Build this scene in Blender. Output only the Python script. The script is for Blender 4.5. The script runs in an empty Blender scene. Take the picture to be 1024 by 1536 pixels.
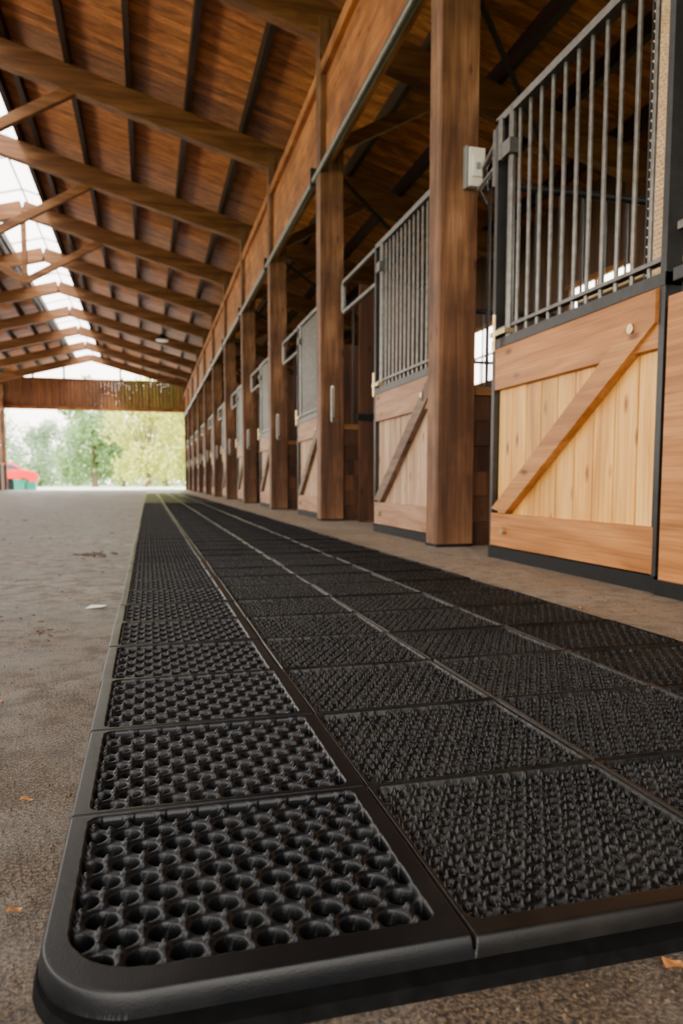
import bpy, bmesh, math, random
import numpy as np
from mathutils import Vector, Matrix
random.seed(7); rng=np.random.default_rng(7)
S=bpy.context.scene
COL=S.collection

# ---------------------------------------------------------------- materials
def newmat(name):
    m=bpy.data.materials.new(name); m.use_nodes=True
    nt=m.node_tree; b=nt.nodes['Principled BSDF']
    return m,nt,b
def N(nt,t,**k):
    n=nt.nodes.new(t)
    for a,v in k.items(): setattr(n,a,v)
    return n
def ramp(nt,stops):
    r=N(nt,'ShaderNodeValToRGB'); e=r.color_ramp.elements
    while len(e)<len(stops): e.new(0.5)
    for i,(p,c) in enumerate(stops):
        e[i].position=p; e[i].color=(c[0],c[1],c[2],1)
    return r
def simple(name,col,rough=.5,metal=0,noise=.15,nscale=20,bump=.0,spec=.5):
    m,nt,b=newmat(name)
    tc=N(nt,'ShaderNodeTexCoord'); n=N(nt,'ShaderNodeTexNoise'); n.inputs['Scale'].default_value=nscale; n.inputs['Detail'].default_value=5
    nt.links.new(tc.outputs['Object'],n.inputs['Vector'])
    r=ramp(nt,[(.3,[c*(1-noise) for c in col]),(.7,[min(1,c*(1+noise)) for c in col])])
    nt.links.new(n.outputs['Fac'],r.inputs['Fac']); nt.links.new(r.outputs['Color'],b.inputs['Base Color'])
    b.inputs['Roughness'].default_value=rough; b.inputs['Metallic'].default_value=metal
    b.inputs['Specular IOR Level'].default_value=spec
    if bump:
        bp=N(nt,'ShaderNodeBump'); bp.inputs['Strength'].default_value=bump; bp.inputs['Distance'].default_value=.01
        nt.links.new(n.outputs['Fac'],bp.inputs['Height']); nt.links.new(bp.outputs['Normal'],b.inputs['Normal'])
    return m
def wood(name,dark,mid,light,axis,rough=.6,knots=True,var=.18,grime=0.0):
    m,nt,b=newmat(name); L=nt.links.new
    tc=N(nt,'ShaderNodeTexCoord'); geo=N(nt,'ShaderNodeNewGeometry')
    mul=N(nt,'ShaderNodeMath',operation='MULTIPLY'); mul.inputs[1].default_value=37.
    L(geo.outputs['Random Per Island'],mul.inputs[0])
    comb=N(nt,'ShaderNodeCombineXYZ')
    for i in range(3): L(mul.outputs[0],comb.inputs[i])
    add=N(nt,'ShaderNodeVectorMath',operation='ADD'); L(tc.outputs['Object'],add.inputs[0]); L(comb.outputs[0],add.inputs[1])
    def mapped(a,o):
        mp=N(nt,'ShaderNodeMapping'); s=[o,o,o]; s[axis]=a; mp.inputs['Scale'].default_value=s
        L(add.outputs[0],mp.inputs['Vector']); return mp
    m1=mapped(.9,10); n1=N(nt,'ShaderNodeTexNoise'); n1.inputs['Scale'].default_value=1; n1.inputs['Detail'].default_value=6; n1.inputs['Distortion'].default_value=1.0
    L(m1.outputs[0],n1.inputs['Vector'])
    r1=ramp(nt,[(.30,dark),(.5,mid),(.68,light)]); L(n1.outputs['Fac'],r1.inputs['Fac'])
    m2=mapped(2.5,110); n2=N(nt,'ShaderNodeTexNoise'); n2.inputs['Scale'].default_value=1; n2.inputs['Detail'].default_value=3
    L(m2.outputs[0],n2.inputs['Vector'])
    r2=ramp(nt,[(.3,(.60,.55,.50)),(.6,(1,1,1))]); L(n2.outputs['Fac'],r2.inputs['Fac'])
    mx=N(nt,'ShaderNodeMix',data_type='RGBA',blend_type='MULTIPLY'); mx.inputs[0].default_value=.8
    L(r1.outputs['Color'],mx.inputs[6]); L(r2.outputs['Color'],mx.inputs[7])
    cur=mx.outputs[2]
    if knots:
        m3=mapped(3.4,9); v=N(nt,'ShaderNodeTexVoronoi'); v.inputs['Scale'].default_value=1
        L(m3.outputs[0],v.inputs['Vector'])
        r3=ramp(nt,[(.06,(.26,.12,.05)),(.17,(1,1,1))]); L(v.outputs['Distance'],r3.inputs['Fac'])
        mk=N(nt,'ShaderNodeMix',data_type='RGBA',blend_type='MULTIPLY'); mk.inputs[0].default_value=.9
        L(cur,mk.inputs[6]); L(r3.outputs['Color'],mk.inputs[7]); cur=mk.outputs[2]
    if grime:
        ng=N(nt,'ShaderNodeTexNoise'); ng.inputs['Scale'].default_value=3.; ng.inputs['Detail'].default_value=8
        L(tc.outputs['Object'],ng.inputs['Vector'])
        rg=ramp(nt,[(.4,(.35,.31,.28)),(.62,(1,1,1))]); L(ng.outputs['Fac'],rg.inputs['Fac'])
        mg=N(nt,'ShaderNodeMix',data_type='RGBA',blend_type='MULTIPLY'); mg.inputs[0].default_value=grime
        L(cur,mg.inputs[6]); L(rg.outputs['Color'],mg.inputs[7]); cur=mg.outputs[2]
    hs=N(nt,'ShaderNodeHueSaturation'); mr=N(nt,'ShaderNodeMapRange'); mr.inputs[3].default_value=1-var; mr.inputs[4].default_value=1+var
    L(geo.outputs['Random Per Island'],mr.inputs[0]); L(mr.outputs[0],hs.inputs['Value']); L(cur,hs.inputs['Color'])
    L(hs.outputs['Color'],b.inputs['Base Color'])
    b.inputs['Roughness'].default_value=rough; b.inputs['Specular IOR Level'].default_value=.3
    bp=N(nt,'ShaderNodeBump'); bp.inputs['Strength'].default_value=.25; bp.inputs['Distance'].default_value=.004
    L(n2.outputs['Fac'],bp.inputs['Height']); L(bp.outputs['Normal'],b.inputs['Normal'])
    return m
M={}
M['post']=wood('post_timber',(.11,.042,.015),(.21,.09,.036),(.34,.165,.075),2,grime=.7)
M['beamX']=wood('truss_timber',(.10,.036,.011),(.18,.070,.022),(.27,.118,.042),0,knots=False)
M['beamY']=wood('plate_timber',(.24,.075,.017),(.41,.14,.035),(.55,.225,.062),1,grime=.65)
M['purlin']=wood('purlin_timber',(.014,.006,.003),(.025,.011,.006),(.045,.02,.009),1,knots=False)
M['deck']=wood('roof_boards',(.20,.064,.016),(.40,.138,.036),(.55,.215,.062),0,knots=False,var=.35)
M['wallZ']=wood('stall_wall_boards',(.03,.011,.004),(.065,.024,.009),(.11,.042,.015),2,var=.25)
M['wallY']=wood('end_wall_boards',(.10,.032,.012),(.18,.06,.021),(.25,.09,.032),2,var=.2)
M['pineZ']=wood('pine_planks',(.54,.23,.04),(.77,.38,.075),(.87,.50,.135),2,rough=.45,var=.13)
M['pineY']=wood('pine_rails',(.29,.105,.022),(.44,.17,.04),(.56,.245,.066),1,rough=.45,var=.1)
M['paleZ']=wood('weathered_planks',(.33,.19,.105),(.46,.29,.175),(.55,.37,.24),2,var=.1)
M['paleY']=wood('weathered_rails',(.26,.13,.07),(.37,.20,.115),(.46,.28,.17),1,var=.1)
M['brace']=wood('weathered_brace',(.10,.055,.035),(.16,.095,.062),(.23,.145,.095),1,var=.1)
M['steel']=simple('galvanised_steel',(.14,.13,.115),.36,.75,.25,30)
M['steeld']=simple('dark_steel',(.028,.027,.026),.42,.5,.25,25)
M['skyframe']=simple('skylight_frame',(.6,.6,.58),.5,0,.1,5)
M['black']=simple('black_channel',(.005,.0055,.006),.6,0,.3,20,spec=.2)
M['white']=simple('white_plastic',(.66,.62,.52),.4,0,.05,10)
M['gasket']=simple('grey_plastic',(.2,.2,.19),.5,0,.1,10)
M['brass']=simple('zinc_hardware',(.5,.38,.2),.35,.9,.2,40)
M['sheet']=simple('roof_sheet_metal',(.2,.19,.18),.6,.3,.1,5)
M['mbase']=simple('mat_underlay_rubber',(.004,.004,.004),.9,0,.4,60,spec=.05)

def rubber(name,base,dust,amt,rough,spec):
    m,nt,b=newmat(name); L=nt.links.new
    tc=N(nt,'ShaderNodeNewGeometry')
    n=N(nt,'ShaderNodeTexNoise'); n.inputs['Scale'].default_value=9; n.inputs['Detail'].default_value=9; n.inputs['Roughness'].default_value=.7
    L(tc.outputs['Position'],n.inputs['Vector'])
    r=ramp(nt,[(.45,(0,0,0)),(.75,(amt,amt,amt))]); L(n.outputs['Fac'],r.inputs['Fac'])
    mx=N(nt,'ShaderNodeMix',data_type='RGBA'); L(r.outputs['Color'],mx.inputs[0]); mx.inputs[6].default_value=(*base,1); mx.inputs[7].default_value=(*dust,1)
    L(mx.outputs[2],b.inputs['Base Color'])
    rr=N(nt,'ShaderNodeMapRange'); rr.inputs[3].default_value=rough-.08; rr.inputs[4].default_value=rough+.2; L(n.outputs['Fac'],rr.inputs[0]); L(rr.outputs[0],b.inputs['Roughness'])
    n2=N(nt,'ShaderNodeTexNoise'); n2.inputs['Scale'].default_value=600; n2.inputs['Detail'].default_value=3; L(tc.outputs['Position'],n2.inputs['Vector'])
    bp=N(nt,'ShaderNodeBump'); bp.inputs['Strength'].default_value=.3; bp.inputs['Distance'].default_value=.0008
    L(n2.outputs['Fac'],bp.inputs['Height']); L(bp.outputs['Normal'],b.inputs['Normal'])
    b.inputs['Specular IOR Level'].default_value=spec
    return m
M['rubber']=rubber('black_rubber',(.0026,.003,.0038),(.011,.011,.011),.5,.31,.26)
M['rubberb']=rubber('rough_black_rubber',(.003,.003,.003),(.022,.018,.013),.5,.33,.27)

def floor_mat():
    m,nt,b=newmat('dusty_concrete'); L=nt.links.new
    g=N(nt,'ShaderNodeNewGeometry'); P=g.outputs['Position']
    def noise(s,d=6,r=.6,sc=None):
        n=N(nt,'ShaderNodeTexNoise'); n.inputs['Scale'].default_value=s; n.inputs['Detail'].default_value=d; n.inputs['Roughness'].default_value=r
        L(P,n.inputs['Vector']); return n
    a=noise(1.3,8,.68); c=noise(13,8,.75); f=noise(210,4,.7); h=noise(5,8,.7)
    r1=ramp(nt,[(.40,(.13,.108,.088)),(.5,(.30,.262,.222)),(.60,(.42,.378,.33))]); L(a.outputs['Fac'],r1.inputs['Fac'])
    r2=ramp(nt,[(.42,(.42,.38,.34)),(.53,(1,1,1))]); L(c.outputs['Fac'],r2.inputs['Fac'])
    mx=N(nt,'ShaderNodeMix',data_type='RGBA',blend_type='MULTIPLY'); mx.inputs[0].default_value=.85; L(r1.outputs[0],mx.inputs[6]); L(r2.outputs[0],mx.inputs[7])
    r3=ramp(nt,[(.40,(.22,.18,.15)),(.52,(1,1,1)),(.7,(1.0,1.0,1.0))]); L(f.outputs['Fac'],r3.inputs['Fac'])
    m2=N(nt,'ShaderNodeMix',data_type='RGBA',blend_type='MULTIPLY'); m2.inputs[0].default_value=.6; L(mx.outputs[2],m2.inputs[6]); L(r3.outputs[0],m2.inputs[7])
    sx=N(nt,'ShaderNodeSeparateXYZ'); L(P,sx.inputs[0])
    my=N(nt,'ShaderNodeMapRange'); my.inputs[1].default_value=.8; my.inputs[2].default_value=3.2; my.inputs[3].default_value=1.0; my.inputs[4].default_value=.0; L(sx.outputs[1],my.inputs[0])
    mxx=N(nt,'ShaderNodeMapRange'); mxx.inputs[1].default_value=1.0; mxx.inputs[2].default_value=1.4; mxx.inputs[3].default_value=0; mxx.inputs[4].default_value=.85; L(sx.outputs[0],mxx.inputs[0])
    mm=N(nt,'ShaderNodeMath',operation='MAXIMUM'); L(my.outputs[0],mm.inputs[0]); L(mxx.outputs[0],mm.inputs[1])
    rh=ramp(nt,[(.38,(.55,.55,.55)),(.54,(1,1,1))]); L(h.outputs['Fac'],rh.inputs['Fac'])
    mu=N(nt,'ShaderNodeMath',operation='MULTIPLY'); L(mm.outputs[0],mu.inputs[0]); L(rh.outputs[0],mu.inputs[1])
    rd=ramp(nt,[(.40,(.018,.011,.006)),(.5,(.10,.063,.035)),(.60,(.20,.138,.082))]); L(f.outputs['Fac'],rd.inputs['Fac'])
    rs=ramp(nt,[(.38,(.12,.08,.048)),(.5,(.33,.235,.145)),(.62,(.46,.345,.225))]); L(f.outputs['Fac'],rs.inputs['Fac'])
    ms=N(nt,'ShaderNodeMix',data_type='RGBA'); L(mxx.outputs[0],ms.inputs[0]); L(rd.outputs[0],ms.inputs[6]); L(rs.outputs[0],ms.inputs[7])
    mcc=N(nt,'ShaderNodeMix',data_type='RGBA',blend_type='MULTIPLY'); mcc.inputs[0].default_value=.55; L(ms.outputs[2],mcc.inputs[6]); L(r2.outputs[0],mcc.inputs[7])
    m3=N(nt,'ShaderNodeMix',data_type='RGBA'); L(mu.outputs[0],m3.inputs[0]); L(m2.outputs[2],m3.inputs[6]); L(mcc.outputs[2],m3.inputs[7])
    L(m3.outputs[2],b.inputs['Base Color']); b.inputs['Specular IOR Level'].default_value=.35
    rr=ramp(nt,[(.42,(.40,.40,.40)),(.58,(.85,.85,.85))]); L(a.outputs['Fac'],rr.inputs['Fac']); L(rr.outputs[0],b.inputs['Roughness'])
    ad=N(nt,'ShaderNodeMath',operation='ADD'); L(c.outputs['Fac'],ad.inputs[0]); L(f.outputs['Fac'],ad.inputs[1])
    bp=N(nt,'ShaderNodeBump'); bp.inputs['Strength'].default_value=1.0; bp.inputs['Distance'].default_value=.012
    L(ad.outputs[0],bp.inputs['Height']); L(bp.outputs['Normal'],b.inputs['Normal'])
    return m
M['floor']=floor_mat()
M['grit']=simple('grit',(.085,.056,.033),.85,0,.7,60,spec=.2)
M['clod']=simple('dirt_clod',(.07,.045,.027),.9,0,.6,80,.5)
M['gravel']=simple('pale_gravel',(.62,.58,.52),.9,0,.2,1.5,.3)
M['grass']=simple('grass',(.30,.38,.13),.9,0,.3,.6,.3)
M['bark']=simple('bark',(.12,.09,.06),.9,0,.3,6,.4)
def leafmat(name,col):  # pale leaf colours stand in for the haze over the trees
    m,nt,b=newmat(name); L=nt.links.new
    g=N(nt,'ShaderNodeNewGeometry'); r=ramp(nt,[(0,[c*.7 for c in col]),(1,[min(1,c*1.35) for c in col])])
    L(g.outputs['Random Per Island'],r.inputs['Fac']); L(r.outputs[0],b.inputs['Base Color']); b.inputs['Roughness'].default_value=.6
    t=N(nt,'ShaderNodeBsdfTranslucent'); L(r.outputs[0],t.inputs['Color'])
    mx=N(nt,'ShaderNodeMixShader'); mx.inputs[0].default_value=.4; L(b.outputs[0],mx.inputs[1]); L(t.outputs[0],mx.inputs[2])
    L(mx.outputs[0],nt.nodes['Material Output'].inputs['Surface']); return m
M['leafA']=leafmat('leaf_yellow_green',(.58,.60,.15))
M['leafB']=leafmat('leaf_mid_green',(.22,.35,.15))
M['leafC']=leafmat('leaf_blue_green',(.30,.42,.28))
M['dryleaf']=simple('dry_leaf',(.5,.2,.05),.6,0,.3,60)
M['red']=simple('red_paint',(.65,.01,.006),.3,0,.1,2)
M['glassd']=simple('dark_glass',(.02,.025,.03),.1,0,.1,2)
M['teal']=simple('teal_plastic',(.01,.25,.17),.5,0,.1,4)
M['paper']=simple('paper_scrap',(.7,.68,.64),.7,0,.05,30)

# ---------------------------------------------------------------- mesh builder
class MB:
    def __init__(s): s.v=[];s.f=[];s.m=[];s.mats=[];s.sm=[]
    def mi(s,k):
        if k not in s.mats: s.mats.append(k)
        return s.mats.index(k)
    def add(s,vs,fs,k,smooth=False):
        o=len(s.v); s.v+= [tuple(v) for v in vs]; i=s.mi(k)
        for f in fs: s.f.append(tuple(o+a for a in f)); s.m.append(i); s.sm.append(smooth)
    def box(s,x0,x1,y0,y1,z0,z1,k):
        vs=[(x,y,z) for z in(z0,z1) for y in(y0,y1) for x in(x0,x1)]
        s.add(vs,[(0,2,3,1),(4,5,7,6),(0,1,5,4),(2,6,7,3),(0,4,6,2),(1,3,7,5)],k)
    def beam(s,p,q,w,h,k,up=(0,0,1)):
        p=Vector(p);q=Vector(q);d=(q-p).normalized();u=Vector(up)
        a=d.cross(u).normalized(); c=a.cross(d).normalized()
        vs=[]
        for e in(p,q):
            for sa,sc in((-1,-1),(1,-1),(1,1),(-1,1)): vs.append(e+a*sa*w/2+c*sc*h/2)
        s.add(vs,[(3,2,1,0),(4,5,6,7),(0,1,5,4),(1,2,6,5),(2,3,7,6),(3,0,4,7)],k)
    def cyl(s,p,q,r,k,n=10,r2=None):
        p=Vector(p);q=Vector(q);d=(q-p).normalized();u=Vector((0,0,1)) if abs(d.z)<.9 else Vector((1,0,0))
        a=d.cross(u).normalized(); c=a.cross(d).normalized(); r2=r if r2 is None else r2
        vs=[]
        for e,rr in((p,r),(q,r2)):
            for i in range(n):
                t=2*math.pi*i/n; vs.append(e+a*math.cos(t)*rr+c*math.sin(t)*rr)
        s.add(vs,[(i,(i+1)%n,n+(i+1)%n,n+i) for i in range(n)],k,True)
        s.add(vs,[tuple(range(n))[::-1],tuple(range(n,2*n))],k)
    def path(s,pts,r,k,n=8):
        for a,b in zip(pts[:-1],pts[1:]): s.cyl(a,b,r,k,n)
    def mesh(s,name):
        me=bpy.data.meshes.new(name); me.from_pydata(s.v,[],s.f)
        for k in s.mats: me.materials.append(M[k])
        me.polygons.foreach_set('material_index',s.m); me.polygons.foreach_set('use_smooth',s.sm); me.update()
        bm=bmesh.new(); bm.from_mesh(me); bmesh.ops.recalc_face_normals(bm,faces=bm.faces); bm.to_mesh(me); bm.free()
        return me
    def obj(s,name,parent=None,bevel=0,loc=None):
        return mkobj(name,s.mesh(name),parent,bevel,loc)
def mkobj(name,me,parent=None,bevel=0,loc=None,rot=None):
    o=bpy.data.objects.new(name,me); COL.objects.link(o)
    if parent: o.parent=parent
    if loc: o.location=loc
    if rot: o.rotation_euler=rot
    if bevel:
        b=o.modifiers.new('bevel','BEVEL'); b.width=bevel; b.segments=2; b.limit_method='ANGLE'; b.angle_limit=.9
    return o
def empty(name,loc=(0,0,0)):
    o=bpy.data.objects.new(name,None); COL.objects.link(o); o.location=loc; o.empty_display_size=.2; return o

# ---------------------------------------------------------------- layout constants
YS,YE=-4.0,36.6
XR,RZ,SL=-2.35,6.28,.27
def deck(x): return RZ-SL*abs(x-XR)
XB=5.5
XL=-6.35
BP=3.1
BAYS=[4.25+BP*k for k in range(-2,11)]
SKY0,SKY1=-3.2,-1.95

b=MB(); b.box(XL-.6,XB+.1,YS-.5,YE+.3,-.2,0,'floor'); b.obj('floor')
b=MB(); b.box(-80,80,-60,160,-.5,-.21,'grass'); b.obj('ground')
b=MB(); b.box(-14,14,YE+.3,60,-.4,-.06,'gravel'); b.box(-16,XL-.6,-8,YE+.3,-.4,-.06,'gravel'); b.obj('gravel_yard')

# roof boards
b=MB()
y=YS-.6
while y<YE+.6:
    w=.145
    for (xa,xb) in((SKY1,XB+.6),(SKY0,-8.2)):
        za,zb=deck(xa),deck(xb); t=.02
        j=random.uniform(-.002,.002)
        vs=[(xa,y,za+j),(xb,y,zb+j),(xb,y+w-.008,zb+j),(xa,y+w-.008,za+j)]
        vs+= [(v[0],v[1],v[2]+t) for v in vs]
        b.add(vs,[(0,1,2,3),(7,6,5,4),(0,4,5,1),(1,5,6,2),(2,6,7,3),(3,7,4,0)],'deck')
    y+=w
for (xa,xb) in((SKY1,XB+.7),(SKY0,-8.3)):
    za,zb=deck(xa)+.03,deck(xb)+.03
    vs=[(xa,YS-.7,za),(xb,YS-.7,zb),(xb,YE+.7,zb),(xa,YE+.7,za)]; vs+=[(v[0],v[1],v[2]+.02) for v in vs]
    b.add(vs,[(0,1,2,3),(7,6,5,4),(0,4,5,1),(1,5,6,2),(2,6,7,3),(3,7,4,0)],'sheet')
b.obj('ceiling')
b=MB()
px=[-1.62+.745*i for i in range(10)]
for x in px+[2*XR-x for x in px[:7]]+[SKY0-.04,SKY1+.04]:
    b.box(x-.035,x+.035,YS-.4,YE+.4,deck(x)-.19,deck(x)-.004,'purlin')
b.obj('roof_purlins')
b=MB()
y=BAYS[0]-BP/2
while y<YE:
    b.beam((SKY0,y,deck(SKY0)+.05),(XR,y,RZ+.05),.035,.04,'skyframe'); b.beam((XR,y,RZ+.05),(SKY1,y,deck(SKY1)+.05),.035,.04,'skyframe'); y+=BP/2
b.beam((XR,YS,RZ+.05),(XR,YE,RZ+.05),.03,.04,'skyframe')
b.obj('window_1')

# trusses
def rz(x): return deck(x)-.19-.16
def truss(struts):
    tb=MB()
    tb.beam((XB-.02,0,rz(XB-.02)),(XR,0,rz(XR)),.15,.31,'beamX'); tb.beam((-8,0,rz(-8)),(XR,0,rz(XR)),.15,.31,'beamX')
    if struts:
        for sgn in(1,-1): tb.beam((XR,0,4.50),(XR+sgn*1.6,0,rz(XR+1.6)-.05),.09,.13,'beamX')
        tb.beam((XR,0,4.42),(XR,0,rz(XR)),.10,.10,'beamX',up=(1,0,0))
    return tb.mesh('roof_truss')
t1,t2=truss(True),truss(False)
for i,y in enumerate(BAYS): mkobj('roof_truss',t1 if i<7 else t2,loc=(0,y,0),bevel=.008)

# posts (right)
pb=MB(); PX0,PX1=1.69,1.93
pb.box(PX0,PX1,-.09,.09,0,4.85,'post')
pb.box(PX0-.004,PX1+.004,-.094,.094,0,.02,'black')
pme=pb.mesh('wooden_post')
for y in BAYS: mkobj('wooden_post',pme,loc=(0,y,0),bevel=.008)
pb=MB(); pb.box(XL-.1,XL+.1,-.1,.1,0,4.8,'post'); lme=pb.mesh('wooden_post_l')
for y in BAYS+[YE]: mkobj('wooden_post',lme,loc=(0,y,0),bevel=.008)

b=MB()
b.box(1.75,1.82,YS,YE,3.50,3.90,'beamY'); b.box(1.755,1.82,YS,YE,3.905,4.32,'beamY'); b.box(1.70,1.87,YS,YE,4.32,4.43,'beamY')
b.obj('header_beam',bevel=.006)
b=MB(); b.box(XL-.08,XL+.08,YS,YE,3.6,4.05,'beamY'); b.obj('header_beam',bevel=.006)
b=MB()
for y in BAYS:
    b.beam((1.88,y,3.7),(3.1,y,rz(3.1)-.1),.06,.12,'beamX')
    b.beam((1.9,y+.1,3.5),(3.6,y+1.9,3.15),.03,.03,'steeld')
b.obj('knee_braces')
b=MB(); b.cyl((1.70,YS,3.44),(1.70,YE-.1,3.44),.035,'steel',12)
for y in BAYS: b.box(1.66,1.76,y+.2,y+.25,3.40,3.56,'steeld')
b.obj('door_track_pipe')

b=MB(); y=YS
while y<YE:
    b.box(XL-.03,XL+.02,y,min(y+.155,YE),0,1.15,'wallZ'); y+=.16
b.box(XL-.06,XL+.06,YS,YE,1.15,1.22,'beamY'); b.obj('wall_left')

# rear wall with windows
WQ=[4.25+BP*k+.55 for k in range(-2,11)]
b=MB(); y=YS
def backwin(y):
    for q in WQ:
        if q-.14<y<q+1.02: return True
    return False
while y<YE:
    if backwin(y+.08):
        b.box(XB,XB+.05,y,y+.155,0,2.05,'wallZ'); b.box(XB,XB+.05,y,y+.155,2.95,deck(XB)-.01,'wallZ')
    else: b.box(XB,XB+.05,y,y+.155,0,deck(XB)-.01,'wallZ')
    y+=.16
b.box(XB+.05,XB+.08,YS,YE,0,2.0,'wallZ'); b.box(XB+.05,XB+.08,YS,YE,3.0,4.0,'wallZ')
b.obj('wall_right')
b=MB()
for q in WQ:
    b.box(XB-.03,XB+.02,q-.2,q+1.12,2.0,2.06,'beamY'); b.box(XB-.03,XB+.02,q-.2,q+1.12,2.94,3.0,'beamY')
    b.box(XB-.01,XB+.02,q+.43,q+.47,2.05,2.95,'beamY'); b.box(XB-.01,XB+.02,q-.14,q+1.06,2.48,2.51,'beamY')
b.obj('window_2')

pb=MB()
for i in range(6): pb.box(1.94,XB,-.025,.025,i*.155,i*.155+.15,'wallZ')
pb.box(1.94,XB,-.04,.04,.93,.98,'beamX'); pb.cyl((1.94,0,2.2),(XB,0,2.2),.025,'steeld')
x=2.05
while x<XB: pb.cyl((x,0,.97),(x,0,2.2),.009,'steeld',6); x+=.16
pme=pb.mesh('stall_partition')
for y in BAYS: mkobj('stall_partition',pme,loc=(0,y,0))

def endwall(Y,name,win):
    b=MB(); x=XL-1.75
    while x<XB:
        top=deck(x+.08)-.03
        z0=0 if x>1.9 else 3.78
        z1=5.10 if (-5.9<x<1.5) else top
        b.box(x,x+.155,Y,Y+.05,z0,min(z1,top),'wallY'); x+=.16
    b.box(XL,1.9,Y-.06,Y+.06,3.70,3.84,'beamY')
    b.box(XL,1.9,Y-.04,Y+.06,5.08,5.16,'beamX')
    b.obj(name)
    b=MB()
    for x in(-5.0,-3.65,-1.15,.2): b.box(x-.045,x+.045,Y-.03,Y+.05,5.14,deck(x)-.05,'beamX')
    for s in(1,-1): b.beam((XR,Y,RZ-.06),(XR+s*4.6,Y,deck(XR+4.6)-.06),.1,.12,'beamX')
    b.obj(win)
endwall(YE,'wall_back','window_3'); endwall(YS,'unseen_wall_front','window_4')  # near end wall is unseen, added to cut the light from behind camera

# ---------------------------------------------------------------- stall doors
WT=1.08   # top of the timber part
def door_meshes(L,planks,rails,brace,bar_sp,br,frame,barm,nb):
    w=MB(); n=nb; pw=(L-.06)/n
    for i in range(n): w.box(0,.022,.03+i*pw,.03+(i+1)*pw-.008,.07,WT-.01,planks)
    w.box(.022,.026,.03,L-.03,.07,WT-.01,'wallZ')
    w.box(-.028,0,.03,L-.03,WT-.21,WT,rails); w.box(-.032,0,.02,L-.02,.065,.235,rails)
    p=Vector((0,L-.10,.235)); q=Vector((0,.06,WT-.08)); d=(q-p).normalized(); nn=Vector((0,-d.z,d.y)); hw=.05
    def onz(base,zz): t=(zz-base.z)/d.z; return base+d*t
    def ony(base,yy): t=(yy-base.y)/d.y; return base+d*t
    out=[]
    for x in(-.044,-.0005):
        A=Vector((x,p.y,p.z))
        a=onz(A-nn*hw,.237); c=onz(A+nn*hw,.237)
        if a.y>L-.045: a=ony(A-nn*hw,L-.045)
        if c.y>L-.045: c=ony(A+nn*hw,L-.045)
        e=ony(A+nn*hw,.035); f=ony(A-nn*hw,.035)
        out+=[a,c,e,f]
    w.add(out,[(0,1,2,3),(7,6,5,4),(0,4,5,1),(1,5,6,2),(2,6,7,3),(3,7,4,0)],brace)
    for (yy,zz) in((.16,WT-.12),(L-.18,.15)):
        w.cyl((-.054,yy,zz),(-.03,yy,zz),.018,'brass',12)
    g=MB()
    g.box(-.03,.035,0,.03,0.03,2.22,frame); g.box(-.03,.035,L-.03,L,0.03,2.22,frame)
    g.box(-.035,.04,0,L,0,.06,'black'); g.box(-.034,.038,0.0,L,WT,WT+.045,frame)
    g.box(-.03,.03,0,L,2.195,2.23,barm)
    g.box(-.02,.02,.03,L-.03,WT+.09,WT+.105,barm)
    y=.03+bar_sp
    while y<L-.04:
        g.cyl((0,y,WT+.02),(0,y,2.21),br,barm,8); y+=bar_sp
    g.cyl((-.02,L-.16,WT+.04),(-.02,L-.16,2.22),.017,barm,10)
    g.box(-.055,.0,L-.20,L-.12,1.99,2.06,barm); g.box(-.06,0,L-.19,L-.03,WT+.055,WT+.08,'brass')
    g.cyl((-.06,L-.08,WT-.02),(-.06,L-.08,WT+.16),.009,'brass',8)
    return w.mesh('panel'),g.mesh('grille')
XD=1.78
dm1=door_meshes(1.33,'pineZ','pineY','pineY',.10,.0095,'steeld','steel',9)
dm2=door_meshes(1.25,'paleZ','paleY','brace',.085,.0085,'steeld','steel',9)
def place_door(y,dm):
    e=empty('stall_door',(XD,y,0))
    mkobj('panel',dm[0],e,.003); mkobj('grille',dm[1],e)
    return e
place_door(2.24,dm1)
for y in BAYS[2:-1]: place_door(y+.14,dm2)
place_door(BAYS[0]+.14,dm2)

rb=MB()
def loopr(y0,y1):
    X=XD; r=.022
    rb.path([(X,y0,2.22),(X,y1-.03,2.22),(X,y1,2.19),(X,y1,1.98),(X,y1-.03,1.95),(X,y0,1.95)],r,'steel',10)
loopr(1.40,2.45)
rb.cyl((XD-.03,2.75,1.02),(XD-.03,2.75,1.32),.014,'white',8)
rb.cyl((XD,1.42,0),(XD,1.42,2.22),.02,'steeld',8)
rb.path([(XD-.05,2.7,1.3),(XD-.05,2.7,.98),(XD,2.7,.98)],.012,'steel')
rme=rb.mesh('guard_rail')
for y in BAYS[2:-1]: mkobj('guard_rail',rme,loc=(0,y,0))

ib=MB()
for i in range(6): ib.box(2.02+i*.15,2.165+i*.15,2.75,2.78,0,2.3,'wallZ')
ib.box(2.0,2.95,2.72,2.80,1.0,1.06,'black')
ime=ib.mesh('stall_inner_screen')
for y in BAYS[2:-1]: mkobj('stall_inner_screen',ime,loc=(0,y,0))

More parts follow.
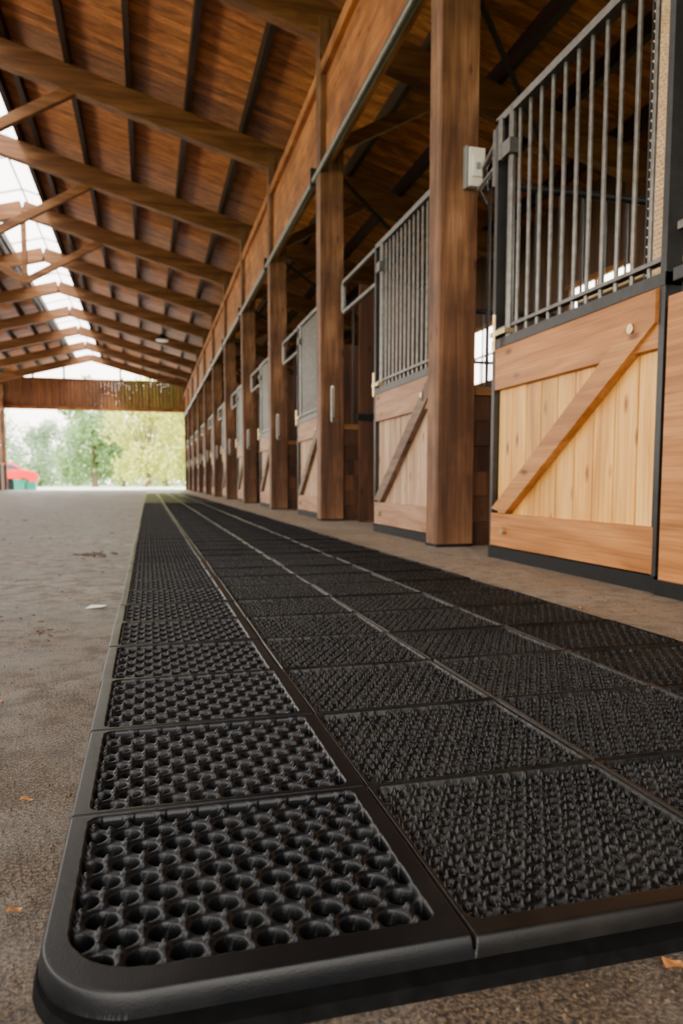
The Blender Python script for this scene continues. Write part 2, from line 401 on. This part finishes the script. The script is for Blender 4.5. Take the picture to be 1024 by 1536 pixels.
# near fixed stall front (right edge of view)
f=MB()
f.box(1.73,1.86,2.0,2.20,.05,1.03,'pineY'); f.box(1.72,1.87,1.99,2.21,0,.055,'black')
for i in range(8): f.box(1.78,1.80,.95+i*.13,.95+i*.13+.127,.06,WT-.01,'pineZ')
f.box(1.75,1.78,.93,2.0,WT-.22,WT,'pineY'); f.box(1.75,1.78,.93,2.0,.06,.25,'pineY')
f.box(1.745,1.815,.92,2.2,WT,WT+.045,'steeld'); f.box(1.75,1.81,.92,2.2,2.33,2.37,'steel')
f.box(1.78,1.81,2.06,2.10,1.04,2.75,'steeld'); f.box(1.75,1.81,1.42,1.46,1.1,2.35,'steel')
y=1.0
while y<2.05: f.cyl((1.78,y,1.1),(1.78,y,2.35),.0085,'steel',8); y+=.105
f.box(1.755,1.815,2.05,2.2,1.25,1.28,'steel')
f.obj('stall_front_panel',bevel=.003)

M['strip']=simple('pressed_metal',(.66,.45,.25),.3,.15,.25,60)  # light reflected by the metal is put into this bright warm colour
s=MB(); s.box(1.90,1.904,2.42,2.54,1.17,2.9,'strip')
for i in range(96):
    for j in range(6):
        c=Vector((1.898,2.43+j*.02+(.01 if i%2 else 0)-.002,1.18+i*.018)); r=.009
        vs=[c+Vector((-.012,0,0))]+[c+Vector((0.002,r*math.cos(t),r*math.sin(t))) for t in np.linspace(0,2*math.pi,7)[:-1]]
        s.add(vs,[(0,1+k,1+(k+1)%6) for k in range(6)],'strip',True)
s.box(1.892,1.91,2.412,2.42,1.17,2.9,'steeld'); s.box(1.892,1.91,2.545,2.555,1.17,2.9,'steeld')
s.box(1.87,1.92,2.41,2.555,1.14,1.17,'steeld')
s.obj('studded_metal_strip')
s=MB(); s.cyl((2.6,1.0,1.50),(2.6,4.1,1.50),.024,'brass'); s.cyl((2.6,1.0,1.2),(2.6,4.1,1.2),.015,'steeld')
for y in(1.0,2.1,3.2,4.1): s.cyl((2.6,y,0),(2.6,y,1.52),.025,'steeld')
s.obj('feed_rail')

yb=BAYS[2]-.09
s=MB(); s.box(1.85,1.95,yb-.05,yb-.001,2.12,2.34,'white'); s.box(1.865,1.935,yb-.062,yb-.05,2.17,2.29,'white'); s.box(1.83,1.85,yb-.04,yb-.001,2.11,2.35,'gasket')
s.box(1.885,1.915,yb-.07,yb-.06,2.21,2.25,'gasket')
s.obj('switch_box',bevel=.005)
s=MB()
s.path([(1.97,yb-.02,2.12),(1.85,yb-.25,2.14),(1.78,3.56,2.17)],.016,'steel',10)
s.path([(1.97,yb-.02,2.04),(1.84,yb-.2,2.04),(1.80,3.6,2.06)],.011,'steel',8)
s.cyl((1.78,3.62,1.92),(1.78,3.62,2.2),.02,'steel',10); s.cyl((1.745,3.50,2.0),(1.745,3.50,2.2),.015,'steel',10)
s.obj('door_hanger_bracket')

LY=BAYS[8]
s=MB(); s.cyl((.5,LY,rz(.5)-.15),(.5,LY,4.75),.01,'black'); s.cyl((.5,LY,4.75),(.5,LY,4.58),.06,'black',16,.2); s.cyl((.5,LY,4.58),(.5,LY,4.55),.19,'white',16,.17)
s.obj('pendant_lamp')

# ---------------------------------------------------------------- rubber mats (height-field tiles)
T=.026
def sstep(a,b,x):
    t=np.clip((x-a)/(b-a),0,1); return t*t*(3-2*t)
def lattice(X,Y,p,jit=0,seed=0):
    rp=p*.88; r0=np.round(Y/rp); D=[];I=[]
    for dr in(-1,0,1):
        r=r0+dr; off=np.where(np.mod(r,2)==0,0,.5)
        c0=np.floor(X/p-off)
        for dc in(0,1):
            c=c0+dc
            hx=np.sin(r*127.1+c*311.7+seed)*43758.5453; hx-=np.floor(hx)
            hy=np.sin(r*269.5+c*183.3+seed)*43758.5453; hy-=np.floor(hy)
            cx=(c+off)*p+(hx-.5)*jit; cy=r*rp+(hy-.5)*jit
            D.append(np.hypot(X-cx,Y-cy)); I.append(hx)
    D=np.stack(D);o=np.argsort(D,axis=0); Ds=np.take_along_axis(D,o,0); Is=np.take_along_axis(np.stack(I),o,0)
    return Ds[0],Ds[1],Ds[2],Is[0]
def rrect(X,Y,x0,x1,y0,y1,r=0.0,rc=None):
    cx,cy=(x0+x1)/2,(y0+y1)/2; R=np.full_like(X,r)
    if rc is not None: R=np.where((X<cx)&(Y<cy),rc,r)
    qx=np.abs(X-cx)-(x1-x0)/2+R; qy=np.abs(Y-cy)-(y1-y0)/2+R
    return -(np.minimum(np.maximum(qx,qy),0)+np.hypot(np.maximum(qx,0),np.maximum(qy,0))-R)
def tile(name,W,D,res,kind,left=False,front=0,right=False,corner=False,seed=0,tufts=True):
    xs=np.arange(0,W+1e-6,res) ; xs=np.linspace(0,W,len(xs)); ys=np.linspace(-front,D,int((D+front)/res)+1)
    X,Y=np.meshgrid(xs,ys)
    bl=.024 if kind=='A' else .007; br=.022 if kind=='A' else .006
    bf=.010 if kind=='A' else .005; bb=.009 if kind=='A' else .005
    if kind=='A':
        d1,d2,d3,h=lattice(X+.005,Y,.0350,.0012,seed)
        knob=np.exp(-((d3-d1)/.0048)**2)
        e=np.clip((d1-.0122)/(.0174-.0122),0,1)
        dome=np.sqrt(np.clip(1-(1-e)**2,0,1))
        ridge=(T-.0105)+.0055*dome+.0070*knob
        k=sstep(.0116,.0129,d1)
        P=-.002+(ridge+.002)*k
    else:
        d1,d2,d3,h=lattice(X,Y,.0225,.0030,seed)
        knob=np.exp(-((d3-d1)/.0036)**2)
        k=sstep(.0060,.0078,d1)
        n=np.sin(X*1100+3*np.sin(Y*500+seed))*np.sin(Y*950+2.5*np.sin(X*430))
        P=-.001+(T-.010+.009*knob+.003*(h-.5)+.001)*k+.0008*n*k
    fo=-front+(.022 if front else 0)
    ins=rrect(X,Y,bl,W-br,fo+bf,D-bb,.012,rc=(.065 if corner else None))
    m=sstep(-.0012,.0025,ins)
    Z=T*(1-m)+P*m
    def seam(dist): return .012*(1-sstep(.0008,.0024,dist))
    Z-= seam(D-Y)
    if not front: Z-=seam(Y)
    if not left: Z-=seam(X)
    if not right: Z-=seam(W-X)
    dist=np.full_like(X,9.)
    if left: dist=np.minimum(dist,X)
    if right: dist=np.minimum(dist,W-X)
    if front: dist=np.minimum(dist,Y+front)
    if corner:
        r=.085; inn=(X<r)&(Y<-front+r); dd=r-np.hypot(X-r,Y+front-r); dist=np.where(inn,dd,dist)
    bw=.006
    if left or right or front:
        e=np.sqrt(np.clip(1-(1-np.clip(dist/bw,0,1))**2,0,1))
        Z=np.where(dist<0,-.004,np.minimum(Z,-.001+(T+.001)*e))
    nx,ny=len(xs),len(ys)
    V=np.stack([X,Y,Z],-1).reshape(-1,3)
    idx=np.arange(nx*ny).reshape(ny,nx)
    F=np.stack([idx[:-1,:-1],idx[:-1,1:],idx[1:,1:],idx[1:,:-1]],-1).reshape(-1,4)
    if kind=='B' and tufts:
        R=np.random.default_rng(seed+5); tv=[];tf=[]; o=len(V)
        n=int(W*D/(.0155**2))
        for i in range(n):
            x=R.uniform(bl+.003,W-br-.003); y=R.uniform(fo+bf+.003,D-bb-.003)
            a=R.uniform(0,6.283); l=R.uniform(.004,.009); hh=R.uniform(.002,.006); w=R.uniform(.0008,.0015)
            z0=T-.006; dx,dy=math.cos(a),math.sin(a); nxx,nyy=-dy*w,dx*w
            pts=[(0,0,1),(l*.3,hh*.85,.9),(l*.75,hh,.8),(l,hh*.45,.25)]
            for (s_,zz,ww) in pts:
                tv.append((x+dx*s_+nxx*ww,y+dy*s_+nyy*ww,z0+zz)); tv.append((x+dx*s_-nxx*ww,y+dy*s_-nyy*ww,z0+zz)); tv.append((x+dx*s_,y+dy*s_,z0+zz+w*1.1))
            for q in range(3):
                c=o+q*3; tf+= [(c,c+3,c+5,c+2),(c+2,c+5,c+4,c+1)]
            o+=12
        V=np.concatenate([V,np.array(tv)]); F=np.concatenate([F,np.array(tf)])
    me=bpy.data.meshes.new(name)
    me.vertices.add(len(V)); me.vertices.foreach_set('co',V.astype(np.float32).ravel())
    me.loops.add(F.size); me.loops.foreach_set('vertex_index',F.astype(np.int32).ravel())
    me.polygons.add(len(F)); me.polygons.foreach_set('loop_start',np.arange(0,F.size,4,dtype=np.int32)); me.polygons.foreach_set('loop_total',np.full(len(F),4,np.int32))
    me.update(calc_edges=True); me.validate()
    me.polygons.foreach_set('use_smooth',np.ones(len(F),bool))
    me.materials.append(M['rubber' if kind=='A' else 'rubberb'])
    return me
mats=empty('rubber_floor_mats')
CX=[-.095,.252,.570,.885,1.2]; Y0=.545; RD=.2925
corner=tile('mat_corner',CX[1]-CX[0],RD,.0010,'A',left=True,front=.02,corner=True)
hiA=tile('mat_ring_tile',CX[1]-CX[0],RD,.0011,'A',left=True)
loA=tile('mat_ring_tile_lod',CX[1]-CX[0],RD,.0025,'A',left=True)
WB=.318
hiB=[tile('mat_rough_tile',WB,RD,.0013,'B',seed=s) for s in(1,2)]
frB=tile('mat_rough_front',WB,RD,.0012,'B',front=.02,seed=3)
loB=tile('mat_rough_lod',WB,RD,.0026,'B',seed=4,tufts=False)
reB=tile('mat_rough_edge',WB,RD,.0024,'B',seed=6,right=True)
nrow=int((YE-Y0)/RD)
YFAR=13.0; YF=None
for r in range(nrow):
    y=Y0+r*RD
    if y<YFAR:
        YF=y+RD
        me=corner if r==0 else (hiA if y<3.2 else loA)
        dx=random.uniform(-.003,.001) if r else 0
        mkobj('tile',me,mats,loc=(CX[0]+dx,y,random.uniform(0,.002)),rot=(random.uniform(-.004,.004),random.uniform(-.003,.003),random.uniform(-.004,.004) if r else 0))
        for c in(1,2,3):
            yo=0 if r==0 else random.uniform(-.006,.006)
            if r==0: me=frB
            elif c==3: me=reB
            else: me=hiB[(r+c)%2] if y<3.5 else loB
            mkobj('tile',me,mats,loc=(CX[c]+(random.uniform(-.002,.001) if r else 0),y+yo,random.uniform(-.0005,.003)),rot=(random.uniform(-.005,.005),random.uniform(-.005,.005),random.uniform(-.006,.006)))
fb=MB()
for c in range(4):
    x0,x1=CX[c],CX[c+1]
    r=0
    while Y0+(r+1)*RD<YE+.2:
        y=Y0+r*RD; r+=1
        if y<YFAR: continue
        z=.0190+random.uniform(-.0006,.0012)
        fb.box(x0+(.003 if c==0 else 0),x1,y+.002,y+RD-.002,.001,z,'rubber' if c==0 else 'rubberb')
        if y<24:
            for i in range(9): fb.box(x0+.03,x1-.02,y+.02+i*.029,y+.034+i*.029,z,z+.004,'rubber' if c==0 else 'rubberb')
fb.obj('distant_tiles',mats)
ub=MB(); ub.box(CX[0]+.02,CX[4]-.012,Y0+.08,YE,0,.003,'mbase')
# filler strips under the seams between the columns
for c in(1,2,3): ub.box(CX[c]-.009,CX[c]+.009,Y0+.02,YE,.003,.0135,'mbase')
for r in range(1,nrow):
    y=Y0+r*RD
    if y<YFAR+.3: ub.box(CX[0]+.012,CX[4]-.012,y-.007,y+.007,.003,.0125,'mbase')
pts=[]; r=.10; x0,x1,y0,y1=CX[0]-.003,CX[4]+.004,Y0-.045,Y0+.15
for i in range(9):
    t=math.pi+math.pi/2*i/8; pts.append((x0+r+math.cos(t)*r,y0+r+math.sin(t)*r))
pts+=[(x1,y0),(x1,y1),(x0,y1)]
n=len(pts); cxx,cyy=.5,.8
lo=[(a,b_,0) for a,b_ in pts]; up=[(a+(cxx-a)*.004,b_+(cyy-b_)*.02,.008) for a,b_ in pts]
ub.add(lo+up,[(i,(i+1)%n,n+(i+1)%n,n+i) for i in range(n)]+[tuple(range(n,2*n))],'mbase')
ub.obj('backing',mats)

# ---------------------------------------------------------------- grit, clods, leaves, scrap
def inmat(x,y): return (CX[0]-.010<x<CX[4]+.01) and y>Y0-.055
gb=MB()
cnt=0
while cnt<12000:
    y=.38+ random.random()**1.6*3.4; x=random.uniform(-1.3,2.0)*(.35+y*.45)
    if x>1.68 or inmat(x,y): continue
    cnt+=1
    r=random.choice([.0007,.0009,.0012,.0018])*random.uniform(.7,1.3)
    c=Vector((x,y,r*.4)); a=random.uniform(0,6)
    vs=[c+Vector((0,0,r))]+[c+Vector((math.cos(a+t)*r*random.uniform(.8,1.4),math.sin(a+t)*r*random.uniform(.8,1.4),-r*.3)) for t in(0,1.57,3.14,4.71)]
    gb.add(vs,[(0,1,2),(0,2,3),(0,3,4),(0,4,1)],'grit')
gb.obj('grit_scatter')
db=MB()
def clods(cx,cy,sx,sy,n,smin,smax):
    for i in range(n):
        x=random.gauss(cx,sx);y=random.gauss(cy,sy)
        if inmat(x,y): continue
        r=random.uniform(smin,smax); k=8
        top=(x,y,r*.45); v1=[(x+math.cos(t)*r*.6*random.uniform(.8,1.2),y+math.sin(t)*r*.6*random.uniform(.8,1.2),r*random.uniform(.25,.4)) for t in np.linspace(0,6.283,k+1)[:-1]]
        v2=[(x+math.cos(t)*r*random.uniform(.8,1.25),y+math.sin(t)*r*random.uniform(.8,1.25),-.001) for t in np.linspace(0,6.283,k+1)[:-1]]
        db.add([top]+v1+v2,[(0,1+j,1+(j+1)%k) for j in range(k)]+[(1+j,1+k+j,1+k+(j+1)%k,1+(j+1)%k) for j in range(k)],'clod',True)
clods(-.31,4.2,.05,.08,30,.008,.024)
clods(-.29,2.05,.03,.03,10,.004,.010); clods(-.42,2.3,.05,.05,10,.004,.010)
clods(-.8,5.5,.3,.3,16,.005,.018); clods(-1.6,8,.5,.8,20,.01,.03); clods(-.25,1.2,.05,.3,14,.002,.005); clods(1.45,2.6,.1,.9,24,.003,.008); clods(-.6,3.2,.3,.7,24,.004,.01)
db.obj('dirt_clods')
lb=MB()
def leaf(x,y,s,a,z=.004):
    vs=[];nn=6
    for i in range(nn+1):
        t=i/nn; w=math.sin(math.pi*t)**.8*s*.35+.0004
        for sg in(-1,0,1):
            lx=(t-.5)*s; ly=sg*w; zz=z+abs(sg)*s*.12+s*.15*math.sin(t*5+a)
            vs.append((x+lx*math.cos(a)-ly*math.sin(a),y+lx*math.sin(a)+ly*math.cos(a),zz+s*.1))
    fs=[]
    for i in range(nn):
        for j in(0,1): fs.append((i*3+j,i*3+j+1,i*3+j+4,i*3+j+3))
    lb.add(vs,fs,'dryleaf',True)
for (x,y,s,a) in((-.155,.95,.016,.3),(-.27,1.4,.02,1.),(-.128,.70,.014,.5),(.405,.478,.024,.4),(-.42,1.9,.025,.2),(1.3,2.0,.02,2),(-.2,.62,.01,1.2),(-.6,2.6,.03,1)): leaf(x,y,s,a)
lb.obj('dry_leaves')
sb=MB(); sb.add([(-.20,2.40,.003),(-.15,2.40,.006),(-.135,2.45,.003),(-.185,2.44,.008)],[(0,1,2,3)],'paper'); sb.obj('paper_scrap')

# ---------------------------------------------------------------- outside
def treemesh(name,h,w,leafm,seed,nl=6000):
    R=random.Random(seed); t=MB()
    t.cyl((0,0,0),(0,0,h*.5),h*.03,'bark',10,h*.018)
    cl=[]
    for i in range(20):
        a=R.uniform(0,6.28); rr=R.uniform(.0,.75)*w/2; z=R.uniform(.12,.92)*h; rr*=1.1-abs(z/h-.5)
        c=Vector((math.cos(a)*rr,math.sin(a)*rr,z)); cl.append((c,R.uniform(.14,.24)*w))
        t.cyl((0,0,h*R.uniform(.1,.45)),c,h*.009,'bark',6,h*.003)
    for i in range(nl):
        c,r=R.choice(cl); v=Vector((R.gauss(0,1),R.gauss(0,1),R.gauss(0,.8))); v=v.normalized()*r*R.uniform(.6,1.05)
        p=c+v; s=R.uniform(.12,.26)*h/10; u=Vector((R.gauss(0,1),R.gauss(0,1),R.gauss(0,1))).normalized(); q=u.cross(Vector((R.gauss(0,1),R.gauss(0,1),R.gauss(0,1)))).normalized()
        if p.z<.1: continue
        t.add([p-u*s,p+q*s*.6,p+u*s,p-q*s*.6],[(0,1,2,3)],leafm)
    me=bpy.data.meshes.new(name); me.from_pydata(t.v,[],t.f)
    for k in t.mats: me.materials.append(M[k])
    me.polygons.foreach_set('material_index',t.m); me.update(); return me
tA=treemesh('tree_a',9,8,'leafA',1); tB=treemesh('tree_b',11,8,'leafB',2); tC=treemesh('tree_c',10,9,'leafC',3)
for (me,x,y,s) in((tA,.0,64,1),(tA,4.2,68,1.1),(tB,-4.9,74,1.0),(tC,-12.2,92,.75),(tC,-18,95,.9),(tC,-9,104,.8),(tC,11,84,1.1),(tA,2,90,1.2),(tB,-24,85,1.0),(tA,-2.6,84,.8)):
    o=mkobj('tree',me,loc=(x,y,-.25),rot=(0,0,random.uniform(0,6))); o.scale=(s,s,s)
hb=MB(); R=random.Random(5)
for i in range(6000):
    x=R.uniform(-45,30); y=R.uniform(116,119); z=R.uniform(-.2,3.2); s=R.uniform(.2,.5)
    u=Vector((R.gauss(0,1),R.gauss(0,1),R.gauss(0,1))).normalized(); q=u.cross(Vector((R.gauss(0,1),1,R.gauss(0,1)))).normalized(); p=Vector((x,y,z))
    hb.add([p-u*s,p+q*s*.6,p+u*s,p-q*s*.6],[(0,1,2,3)],'leafC')
hb.obj('hedge')
def car(loc,rz_):
    e=empty('car',loc); e.rotation_euler=(0,0,rz_)
    prof=[(-2.1,.35),(-2.15,.75),(-1.95,1.0),(-1.1,1.08),(-.55,1.5),(.75,1.52),(1.45,1.1),(2.0,1.0),(2.12,.7),(2.08,.35)]
    c=MB(); vs=[]
    for sy in(-.85,.85):
        for (x,z) in prof:
            k=.80 if z>1.2 else (.97 if z>.9 else 1); vs.append((x,sy*k,z))
    n=len(prof); fs=[(i,(i+1)%n,n+(i+1)%n,n+i) for i in range(n)]+[tuple(range(n))[::-1],tuple(range(n,2*n))]
    c.add(vs,fs,'red'); mkobj('body',c.mesh('body'),e,.05)
    g=MB()
    for sy in(-1,1): g.add([(-.95,sy*.835,1.12),(-.5,sy*.70,1.44),(.7,sy*.70,1.45),(1.25,sy*.835,1.12)],[(0,1,2,3)],'glassd')
    g.add([(-1.08,-.7,1.12),(-1.08,.7,1.12),(-.6,.6,1.48),(-.6,-.6,1.48)],[(0,1,2,3)],'glassd'); g.add([(1.44,-.7,1.13),(1.44,.7,1.13),(.82,.6,1.5),(.82,-.6,1.5)],[(0,1,2,3)],'glassd')
    for x in(-1.35,1.35):
        for sy in(-1,1): g.cyl((x,sy*.66,.32),(x,sy*.88,.32),.32,'black',20); g.cyl((x,sy*.88,.32),(x,sy*.89,.32),.19,'steel',14)
    mkobj('windows_wheels',g.mesh('windows_wheels'),e)
car((-8.2,45,-.06),.15)
cb=MB()
def crate(x,y,z,w,d,h,k):
    cb.box(x,x+w,y,y+d,z,z+.04,k)
    for (a,b_,c_,d_) in((x,x+.04,y,y+d),(x+w-.04,x+w,y,y+d),(x+.04,x+w-.04,y,y+.04),(x+.04,x+w-.04,y+d-.04,y+d)): cb.box(a,b_,c_,d_,z+.04,z+h,k)
    cb.box(x-.03,x+w+.03,y-.03,y,z+h-.08,z+h,k)
crate(-6.45,39.5,-.06,.5,.5,.55,'teal'); crate(-5.92,39.6,-.06,.45,.5,.45,'teal'); crate(-7.3,39.5,-.06,.8,.6,.6,'black')
cb.obj('storage_crates')

# ---------------------------------------------------------------- light
w=bpy.data.worlds.new('World'); S.world=w; w.use_nodes=True; nt=w.node_tree
bg=nt.nodes['Background']
tc=N(nt,'ShaderNodeTexCoord'); sp=N(nt,'ShaderNodeSeparateXYZ'); nt.links.new(tc.outputs['Generated'],sp.inputs[0])
r=ramp(nt,[(0,(.55,.48,.38)),(.5,(1,.93,.82)),(.75,(1,.95,.89)),(1,(.97,.97,1))])
mr=N(nt,'ShaderNodeMapRange'); mr.inputs[1].default_value=-1; mr.inputs[2].default_value=1; nt.links.new(sp.outputs[2],mr.inputs[0]); nt.links.new(mr.outputs[0],r.inputs['Fac'])
nt.links.new(r.outputs[0],bg.inputs['Color']); bg.inputs['Strength'].default_value=9.5
def portal(name,loc,rot,sx,sy):
    l=bpy.data.lights.new(name,'AREA'); l.shape='RECTANGLE'; l.size=sx; l.size_y=sy
    try: l.cycles.is_portal=True
    except Exception: pass
    o=bpy.data.objects.new(name,l); COL.objects.link(o); o.location=loc; o.rotation_euler=rot
portal('portal_left',(XL-.2,16.5,2.4),(0,math.radians(-90),0),2.5,41)
portal('portal_front',(-2.35,YS-.2,1.9),(math.radians(90),0,0),8.3,3.8)
portal('portal_end',(-2.35,YE+.2,1.9),(math.radians(-90),0,0),8,3.8)
portal('portal_ridge',(-2.6,16.5,6.5),(0,0,0),1.2,41)
sun=bpy.data.lights.new('sun','SUN'); sun.energy=4; sun.angle=math.radians(12); sun.color=(1,.93,.82)
so=bpy.data.objects.new('sun',sun); COL.objects.link(so)
so.rotation_euler=Vector((.35,.8,-.75)).to_track_quat('-Z','Y').to_euler()

# ---------------------------------------------------------------- camera
cam=bpy.data.cameras.new('camera'); co=bpy.data.objects.new('camera',cam); COL.objects.link(co)
F_=1100; p=math.radians(5.0)
cam.sensor_fit='VERTICAL'; cam.sensor_height=36; cam.sensor_width=24; cam.lens=F_/1536*36
cam.shift_y=(F_*math.tan(p)-46)/1536
co.location=(0,0,.4); co.rotation_euler=(math.radians(90)-p,0,-math.atan(290/F_*math.cos(p)))
cam.clip_start=.05; cam.clip_end=400
cam.dof.use_dof=True; cam.dof.focus_distance=1.0; cam.dof.aperture_fstop=6.3
S.camera=co
